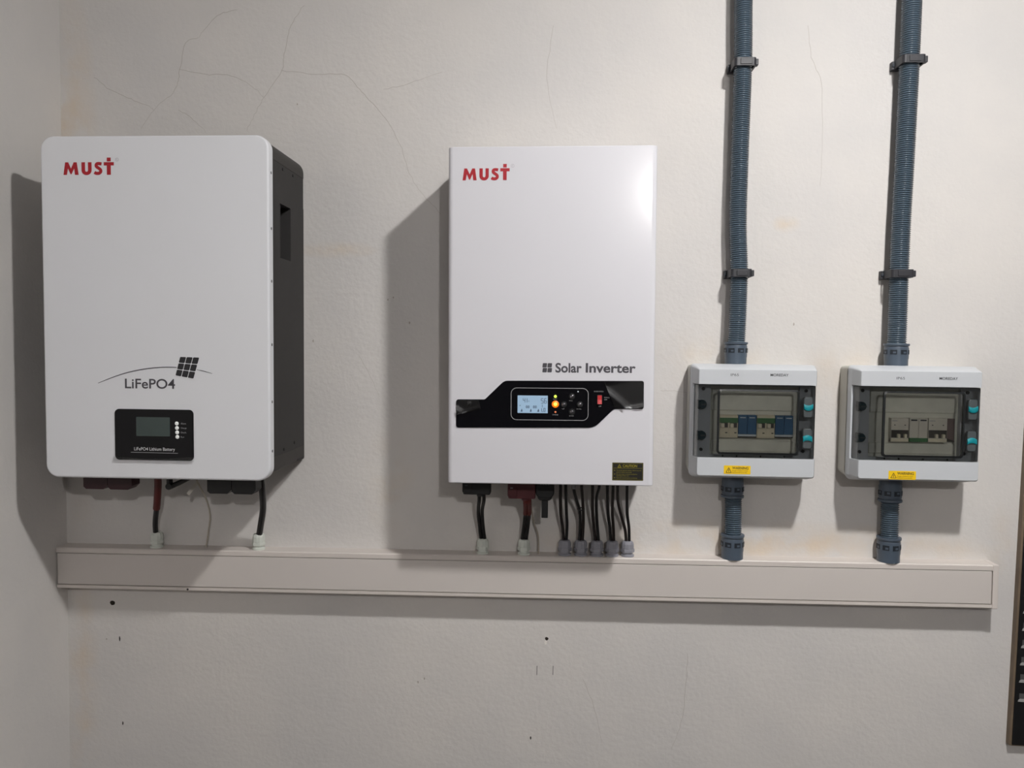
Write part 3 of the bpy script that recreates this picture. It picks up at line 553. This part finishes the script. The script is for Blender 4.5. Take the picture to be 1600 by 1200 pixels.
# ------------------------------------------------------------------ consumer enclosures
def rib(ring, d0, d1): pass
def enclosure(ox, oz, depth, ang, label, dy=0, left_pane=(37, 187)):
    t = thing('distribution_box', label, 'electrical box', (ox + .109, 0, oz - .200), -ang, 'distribution boxes on the wall')
    X = lambda u: u/1000 - .109
    Z = lambda v: .200 + v/1000 + dy
    d = depth
    f0, f1, ft, fb_ = 0, 218.4, 6, -197
    # rear tub with chamfered lower corners
    obj('base', loft([(0, rrect(X(-7), X(224), Z(-200), Z(12), (.014, .014, .007, .007), 4)), (-.044, rrect(X(-9), X(226), Z(-203), Z(14), (.016, .016, .008, .008), 4))]), 'dbbase', t, 35)
    obj('gasket_rib', loft([(-.044, rrect(X(-6), X(223), Z(-200), Z(11), (.014, .014, .008, .008), 4)), (-.048, rrect(X(-6), X(223), Z(-200), Z(11), (.014, .014, .008, .008), 4))]), 'dbbase', t, 35)
    cv = obj('cover', loft([(-.048, rrect(X(-9), X(226.5), Z(-204), Z(14.5), (.012, .012, .007, .007), 4)), (-.054, rrect(X(-8.5), X(226), Z(-203.5), Z(14), (.012, .012, .007, .007), 4)), (-.060, rrect(X(-6), X(224), Z(-202), Z(12.3), (.011, .011, .006, .006), 4))]), 'dbcover', t, 35)
    # pocket behind the door
    cut(cv, box(X(28), X(195), -.08, -.0495, Z(-158), Z(-27)))
    obj('inner_panel', box(X(28), X(195), -.0500, -.0488, Z(-158), Z(-27)), 'dbin', cv)
    obj('blank_strip', box(X(32), X(191), -.0535, -.0500, Z(-74), Z(-34), .001), 'dbin', cv); obj('blank_strip', box(X(32), X(191), -.0535, -.0500, Z(-152), Z(-132), .001), 'dbin', cv)
    tb = loft([(-.060, rrect(X(-6), X(224), Z(-22.6), Z(12.3), (.0005, .0005, .006, .006), 4)), (-.066, rrect(X(-4.5), X(222.5), Z(-22.8), Z(11.2), (.0005, .0005, .006, .006), 4)), (-d+.003, rrect(X(-.3), X(218.8), Z(-23.2), Z(6.4), (.0005, .0005, .003, .003), 4)), (-d, rrect(X(1.6), X(217), Z(-23), Z(4.6), (.0005, .0005, .003, .003), 4))])
    obj('upper_band', tb, 'dbcover', t, 35)
    bb = loft([(-.060, rrect(X(-6), X(224), Z(-202), Z(-161.5), (.011, .011, .0005, .0005), 4)), (-.066, rrect(X(-4.5), X(222.5), Z(-200.5), Z(-161.3), (.010, .010, .0005, .0005), 4)), (-d+.003, rrect(X(-.3), X(218.8), Z(-197.5), Z(-161), (.005, .005, .0005, .0005), 4)), (-d, rrect(X(1.6), X(217), Z(-195), Z(-161.2), (.004, .004, .0005, .0005), 4))])
    obj('lower_band', bb, 'dbcover', t, 35)
    # smoked hinged door: open-backed shell with an opening that holds the raised window
    yd0 = -d + .0012; zt, zb = Z(-23.8), Z(-160.6); l, r = X(.6), X(217.6)
    dr = loft([(-.0605, rrect(l-.0035, r+.0035, zb, zt, .002, 3)), (yd0+.002, rrect(l, r, zb, zt, .002, 3)), (yd0, rrect(l+.0015, r-.0015, zb+.001, zt-.001, .002, 3))], (False, True))
    door = obj('door', dr, 'smoke2', t, 35)
    a, b = left_pane; wl_, wr, wt, wb = X(a), X(b), Z(-32), Z(-154.5)
    # remove the front face and rebuild it round the window
    bm = bmesh.new(); bm.from_mesh(door.data); fr = max(bm.faces, key=lambda q: q.calc_area() if abs(q.normal.y) > .9 else 0); bm.faces.remove(fr)
    n = 6; outer = rrect(l+.0015, r-.0015, zb+.001, zt-.001, .002, n); inner = rrect(wl_, wr, wb, wt, .005, n)
    vo = [bm.verts.new((x, yd0, z)) for x, z in outer]; vi = [bm.verts.new((x, yd0, z)) for x, z in inner]
    for i in range(len(vo)): bm.faces.new((vo[i], vo[(i+1) % len(vo)], vi[(i+1) % len(vo)], vi[i]))
    bmesh.ops.remove_doubles(bm, verts=bm.verts, dist=1e-5); bm.to_mesh(door.data); bm.free()
    rimo = rrect(wl_, wr, wb, wt, .006, n); rimi = rrect(wl_+.0034, wr-.0034, wb+.0040, wt-.0034, .004, n)
    rb_ = bmesh.new()
    def band(p, q, yp_, yq):
        A = [rb_.verts.new((x, yp_, z)) for x, z in p]; Bv = [rb_.verts.new((x, yq, z)) for x, z in q]
        for i in range(len(A)): rb_.faces.new((A[i], A[(i+1) % len(A)], Bv[(i+1) % len(A)], Bv[i]))
    band(rimo, rimo, yd0+.002, yd0-.002); band(rimo, rimi, yd0-.002, yd0-.0028); band(rimi, rimi, yd0-.0028, yd0+.002)
    obj('window_rim', rb_, 'rim', door)
    obj('window_pane', slab(wl_+.002, wr-.002, wb+.002, wt-.002, .005, yd0-.0005, yd0-.0026, .001, 5), 'smoke', door)
    for u in (48, 74, 118, 162): obj('door_rib', box(X(u), X(u+1.6), yd0+.0006, yd0+.004, zb+.001, wb-.0015), 'rim', door)
    # hinge bosses and corner screws seen through the smoked door
    for v in (-62.5, -121.5):
        hb = obj('hinge_boss', lathe([(.0085, .0602), (.0085, .068), (.0070, .0705)], 20, axis='y', c=(X(11.5), 0, Z(v))), 'teal2', t, 40)
        obj('hinge_slot', box(X(9.5), X(19), -.0715, -.0700, Z(v-1.2), Z(v+1.2)), 'latch', hb)
        obj('hinge_pin', box(X(3.2), X(5.8), -.072, -.0605, Z(v-9), Z(v+9), .0008), 'teal2', hb)
    for u, v in ((14, -33), (12, -149), (206, -34), (203, -149)): obj('corner_screw', lathe([(.0032, .0602), (.0032, .0625)], 14, axis='y', c=(X(u), 0, Z(v))), 'latch_d', t)
    # latches: dark surround, grey slide, teal grip
    for k, v in enumerate((-63.8, -122.2)):
        la = obj('latch', slab(X(193.8), X(212.6), Z(v-20.5), Z(v+20), .005, yd0+.001, yd0-.0012, .0006, 4), 'latch_d', t, 40)
        obj('slide', slab(X(195.6), X(211.2), Z(v-18.8), Z(v+18.4), .004, yd0, yd0-.0020, .0008, 4), 'latch', la, 40)
        s = 1 if k == 0 else -1; gb = bmesh.new(); V0 = []
        for i in range(9):
            q = i/8*2-1; x = X(203.4+q*8.2); zc = Z(v - s*1.5 + s*3.0*(q*q)); yb = yd0-.0045+.0012*q*q; h = .0055
            V0.append([gb.verts.new((x, yd0-.0008, zc-h)), gb.verts.new((x, yb, zc-h*.8)), gb.verts.new((x, yb-.0012, zc)), gb.verts.new((x, yb, zc+h*.8)), gb.verts.new((x, yd0-.0008, zc+h))])
        for p_, q_ in zip(V0, V0[1:]):
            for i in range(5): gb.faces.new((p_[i], p_[(i+1) % 5], q_[(i+1) % 5], q_[i]))
        gb.faces.new(V0[0]); gb.faces.new(V0[-1][::-1]); obj('grip', gb, 'teal', la, 50)
    yl = -d-.0001
    return t, X, Z, yl
def db_print(t, X, Z, yl, ip_u, ip_v, mo_u, s0):
    text('lettering', 'IP65', X(ip_u-7.5), Z(ip_v-2.2), .0150, .0048, yl-.0001, 'ink2', t); text('lettering', 'MOREDAY', X(mo_u-16.5), Z(ip_v-1.6), .0330, .0050, yl-.0001, 'ink', t, .012)
    u, v = s0
    s = obj('warning_sticker', slab(X(u), X(u+49.5), Z(v-16), Z(v), .0012, yl+.0001, yl-.0003, .0001, 3), 'yellow', t); ys = yl-.0004
    text('lettering', 'WARNING', X(u+15.5), Z(v-7.0), .0300, .0050, ys, 'ink', s, .02)
    tr = [(X(u+4), Z(v-13.4)), (X(u+14), Z(v-13.4)), (X(u+9), Z(v-4)), (X(u+4), Z(v-13.4))]
    for a, b in zip(tr, tr[1:]): obj('warning_triangle', stroke([a, b], .0009, ys+.0001, ys-.0001), 'ink', s)
    obj('warning_triangle', stroke([(X(u+9), Z(v-7)), (X(u+9), Z(v-11.8))], .0009, ys+.0001, ys-.0001), 'ink', s)
    text('lettering', 'Danger of electric shock', X(u+15.5), Z(v-10.6), .0290, .0020, ys, 'ink', s); text('lettering', 'Authorized personnel only', X(u+15.5), Z(v-13.9), .0270, .0020, ys, 'ink', s)
D1 = (.2629, -.0431, .0854, R(-.019)); D2 = (.559, -.0421, .0880, R(-.0439))
t1, X1, Z1, y1 = enclosure(*D1, 'light grey smoked-door distribution box nearer the inverter, green and blue modules inside')
db_print(t1, X1, Z1, y1, 66.9, -5.2, 149.2, (51.1, -175.6))
t2, X2, Z2, y2 = enclosure(*D2, 'light grey smoked-door distribution box farther right, cream and white modules inside', left_pane=(42.5, 189))
db_print(t2, X2, Z2, y2, 72.1, -8.2, 158, (56.2, -180.0))
# modules clipped inside the boxes (each lifts out)
def module(kind, label, o, u0, u1, vt, vb, cat):
    ox, oz, d, ang = o; wd = (u1-u0)/1000-.0006; H = (vt-vb)/1000
    t = thing({'mcb': 'circuit_breaker', 'spd': 'surge_protector', 'blank': 'blank_module'}[kind.split('_')[0]], label, cat, (ox + (u0+u1)/2000, -.0500, oz + vb/1000)); a = wd/2
    F = .0128
    if kind == 'mcb_green':
        obj('body', box(-a, a, -F, 0, 0, H, .0006), 'cream', t)
        obj('colour_band', box(-a+.0002, a-.0002, -F-.0004, -.002, H*.66, H*.88), 'green', t)
        for s in (-1, 1):
            c = s*a/2
            obj('toggle_slot', box(c-a*.40, c+a*.40, -F-.0002, -.004, H*.45, H*.66), 'darkgap', t); obj('toggle', box(c-a*.40, c-a*.02, -F-.006, -.006, H*.46, H*.64, .0008), 'toggle', t)
            obj('nameplate', box(c-a*.42, c+a*.42, -F-.0006, -.003, H*.06, H*.44, .0004), 'cream', t); obj('rating_mark', box(c+a*.12, c+a*.36, -F-.0008, -F-.0005, H*.20, H*.245), 'ink', t)
    elif kind == 'mcb_dark':
        obj('body', box(-a, a, -F, 0, 0, H, .0006), 'creamw', t); obj('toggle_slot', box(-a+.0006, a-.0006, -F-.0003, -.003, H*.17, H*.50), 'darkgap', t)
        for s in (-1, 1): obj('toggle', box(s*a/2-a*.1+a*.25*(s < 0), s*a/2+a*.2+a*.25*(s < 0), -F-.006, -.005, H*.18, H*.34, .0008), 'toggle', t); obj('rating_mark', box(s*a*.58-.0012, s*a*.58+.0012, -F-.0003, -F+.0001, H*.69, H*.73), 'ink', t)
        obj('foot_strip', box(-a, a, -F-.0006, -.004, 0, H*.14, .0004), 'toggle', t); obj('nameplate', box(-a*.9, -a*.3, -F-.0003, -F+.0001, H*.87, H*.90), 'grey_print', t)
    elif kind == 'spd_blue':
        for s in (-1, 1): obj('cartridge', box(s*a/2-a/2+.0003, s*a/2+a/2-.0003, -F, 0, H*.16, H, .0006), 'blue', t); obj('status_window', box(s*a/2-a*.3, s*a/2+a*.3, -F-.0003, -F+.0001, H*.87, H*.91), 'bluelt', t)
        obj('light_strip', box(-a, a, -F-.0003, -.002, H*.07, H*.155), 'bluelt', t); obj('foot', box(-a, a, -F+.002, 0, 0, H*.07), 'darkgap', t)
    elif kind == 'spd_white':
        for s in (-1, 1): obj('cartridge', box(s*a/2-a/2+.0003, s*a/2+a/2-.0003, -F, 0, H*.17, H, .0006), 'creamw', t); obj('status_window', box(s*a/2-a*.33, s*a/2+a*.33, -F-.0003, -F+.0001, H*.885, H*.945), 'slot', t)
        obj('green_strip', box(-a, a, -F-.0005, -.002, .0004, H*.165), 'green', t)
    else:
        obj('plate', box(-a, a, -.004, 0, 0, H, .0006), 'brown', t); obj('dark_step', poly([(-a, 0), (a, 0), (a, H*.03), (0, H*.1), (-a, H*.17)], -.003, -.0046), 'darkgap', t)
    return t
module('mcb_green', 'cream breaker with green band at the left end, in the box nearer the inverter', D1, 45.5, 80.5, -82.5, -125.5, 'circuit breaker')
module('spd_blue', 'blue surge protector between two green-banded breakers, in the box nearer the inverter', D1, 80.5, 115.5, -82, -125.5, 'surge protector')
module('mcb_green', 'cream breaker with green band between two blue modules, in the box nearer the inverter', D1, 115.5, 149.5, -82, -125.5, 'circuit breaker')
module('spd_blue', 'blue surge protector at the right end, in the box nearer the inverter', D1, 149.5, 184, -82, -125, 'surge protector')
module('mcb_dark', 'white breaker with dark toggle slot left of the green-footed module, farther right box', D2, 68, 101, -84, -128.5, 'circuit breaker')
module('spd_white', 'white surge protector with green foot in the farther right box', D2, 101.5, 136, -83.5, -128.5, 'surge protector')
module('mcb_dark', 'white breaker with dark toggle slot beside the brown blank, farther right box', D2, 136.5, 171, -83, -128, 'circuit breaker')
module('blank', 'brown blank cover at the right end of the row in the farther right box', D2, 172.5, 189, -84, -128, 'blank cover')

# ------------------------------------------------------------------ conduits, couplings, clips
def corrugated(name, label, pts, r, pitch=.0040):
    P_ = smoothpath(pts, 60); d = [0]
    for a, b in zip(P_, P_[1:]): d.append(d[-1] + (b-a).length)
    L_ = d[-1]; n = int(L_/pitch)*4; path = []; j = 0
    for i in range(n+1):
        s = min(L_*i/n, L_-1e-7)
        while d[j+1] < s: j += 1
        f = (s-d[j])/(d[j+1]-d[j]); path.append(P_[j].lerp(P_[j+1], f))
    prof = (r, r-.0006, r-.0021, r-.0018)
    return tag(obj(name, tube(path, lambda i: prof[i % 4], 28), 'conduit', None, 75), label, 'conduit')
YC = -.030; YL = -.0205
corrugated('corrugated_conduit', 'long grey-blue ribbed conduit rising from the box nearer the inverter', [(.3425, YC, -.010), (.3445, YC, .05), (.3455, YC+.001, .148), (.3412, YC+.002, .24), (.3413, YC+.002, .3615), (.3426, YC, .542), (.3405, YC, .66), (.340, YC, .80), (.340, YC, 1.115)], .0172)
corrugated('corrugated_conduit', 'long grey-blue ribbed conduit rising from the farther right box', [(.6452, YC, -.010), (.6455, YC, .05), (.6458, YC+.001, .148), (.6468, YC+.002, .25), (.6492, YC+.002, .3615), (.6511, YC, .545), (.6519, YC, .66), (.653, YC, .80), (.654, YC, 1.115)], .0180)
corrugated('corrugated_conduit', 'short ribbed conduit from the box nearer the inverter down to the trunking', [(.3470, YL, -.290), (.3477, YL, -.33), (.3482, YL, -.385)], .0168)
corrugated('corrugated_conduit', 'short ribbed conduit between the farther right box and the trunking', [(.6473, YL, -.290), (.6479, YL, -.33), (.6481, YL, -.385)], .0168)
def coupling(label, x, z, h, r, up_, yc=YC):
    """threaded straight connector; open collar end up (1) or down (-1)"""
    t = thing('conduit_coupling', label, 'coupling', (x, yc, z)); s = up_; zz = (lambda q: q) if s > 0 else (lambda q: h-q)
    body = lathe([(r*1.0, zz(0)), (r*1.0, zz(h*.30)), (r*1.03, zz(h*.33)), (r*1.03, zz(h*.80)), (r*.99, zz(h*.86)), (r*.99, zz(h*.88))], 36)
    o = obj('sleeve', body, 'coupling', t, 40)
    obj('collar_ring', lathe([(r*.92, zz(h*.88)), (r*1.06, zz(h*.90)), (r*1.10, zz(h*.94)), (r*1.08, zz(h)), (r*.86, zz(h))], 36), 'coupling', t, 40)
    for k in range(5):
        a = -PI/2 + (k-2)*.85 + .25; c, sn = math.cos(a), math.sin(a); b = bmesh.new(); w2 = .0060
        for q in (-1, 1):
            pass
        vv = []
        for rr in (r*1.0, r*1.045):
            for (dw, dz) in ((-w2, h*.52), (w2, h*.52), (w2, h*.72), (-w2, h*.72)):
                vv.append(b.verts.new((rr*c - dw*sn, rr*sn + dw*c, zz(dz))))
        for f in ((0, 1, 2, 3), (7, 6, 5, 4), (0, 4, 5, 1), (1, 5, 6, 2), (2, 6, 7, 3), (3, 7, 4, 0)): b.faces.new([vv[i] for i in f])
        sl = obj('latch_window', b, 'slot', t)
        tb = bmesh.new(); vv = []
        for rr in (r*1.02, r*1.06):
            for (dw, dz) in ((-.001, h*.56), (w2*.7, h*.56), (w2*.7, h*.64), (-.001, h*.64)): vv.append(tb.verts.new((rr*c - dw*sn, rr*sn + dw*c, zz(dz))))
        for f in ((0, 1, 2, 3), (7, 6, 5, 4), (0, 4, 5, 1), (1, 5, 6, 2), (2, 6, 7, 3), (3, 7, 4, 0)): tb.faces.new([vv[i] for i in f])
        obj('latch_tooth', tb, 'coupling', sl)
    return t
coupling('grey conduit coupling on top of the box nearer the inverter', .3428, -.0285, .042, .0205, 1)
coupling('grey conduit coupling on top of the farther right box', .6455, -.0280, .042, .0212, 1)
coupling('grey conduit coupling under the box nearer the inverter', .3452, -.2900, .0450, .0203, -1, YL)
coupling('grey conduit coupling under the farther right box', .6471, -.2915, .0460, .0203, -1, YL)
coupling('grey conduit coupling on the trunking below the box nearer the inverter', .3477, trunk_z(.3477), .0475, .0208, 1, YL)
coupling('grey conduit coupling on the trunking below the farther right box', .6476, trunk_z(.6476), .0475, .0208, 1, YL)
def clip(label, x, z, hw, lean, tabside=-1):
    t = thing('conduit_clip', label, 'clip', (x, 0, z), lean, 'black conduit clips'); h = .0075; dpt = -.0515
    obj('foot', box(-hw-.0045, hw-.004, -.012, 0, -h*1.05, h*1.05, .001), 'clip', t)
    b = bmesh.new(); th = .0032; outer = rrect(-hw, hw, dpt, -.008, (.006, .006, .002, .002), 5)
    inner = rrect(-hw+th, hw-th, dpt+th, -.011, (.004, .004, .001, .001), 5)
    A = [[b.verts.new((x_, y_, zz)) for x_, y_ in pts] for pts, zz in ((outer, -h), (outer, h), (inner, h), (inner, -h))]; n = len(outer)
    for i in range(4):
        p_, q_ = A[i], A[(i+1) % 4]
        for k in range(n): b.faces.new((p_[k], p_[(k+1) % n], q_[(k+1) % n], q_[k]))
    obj('band', b, 'clip', t, 35)
    obj('clasp', box(hw-.001, hw+.0045, dpt+.004, dpt+.016, -h*.8, h*.8, .0012), 'clip', t)
    obj('clasp_tongue', box(-hw*.45, hw*.6, dpt-.0012, dpt+.001, -h*.72, h*.72, .0006), 'clip', t)
    obj('screw_head', lathe([(.0038, .012), (.0034, .0134), (.0015, .014)], 14, axis='y', c=(-hw-.0012, 0, 0)), 'slot', t)
clip('upper black clip on the conduit above the box nearer the inverter', .3430, .5400, .0205, 0)
clip('upper black clip on the conduit above the farther right box', .6520, .5430, .0212, 0)
clip('lower black clip on the conduit above the box nearer the inverter', .3455, .1450, .0200, 0)
clip('lower black clip on the conduit above the farther right box', .6445, .1460, .0210, 0)

# ------------------------------------------------------------------ black board at the right edge
t = thing('wall_board', 'black board with a brown edge and pale marks, at the right edge', 'board', (1.0980, 0, -.773), R(.82))
obj('panel', box(-.1985, .1985, -.0135, -.002, .0015, .74, .0008), 'board', t)
obj('edge_frame', box(-.2035, -.1987, -.0125, 0, 0, .742, .0006), 'wood', t); obj('edge_frame', box(.1987, .2035, -.0125, 0, 0, .742, .0006), 'wood', t)
obj('edge_frame', box(-.1985, .1985, -.0120, 0, -.0005, .0012), 'wood', t); obj('edge_frame', box(-.1985, .1985, -.0120, 0, .7402, .742), 'wood', t)
for k in range(8):
    z = .0885 + k*.0342 + (.004 if k else 0); x = -.1925
    obj('pale_mark', poly([(x, z), (x+.022, z), (x+.022, z+.0055), (x+.004, z+.0062), (x+.001, z+.004)], -.0134, -.0138), 'boardmark', t)
    obj('pale_mark', poly([(x+.002, z+.0065), (x+.020, z+.0065), (x+.020, z+.0165), (x+.002, z+.0165)], -.0134, -.0138), 'boardmark2', t)
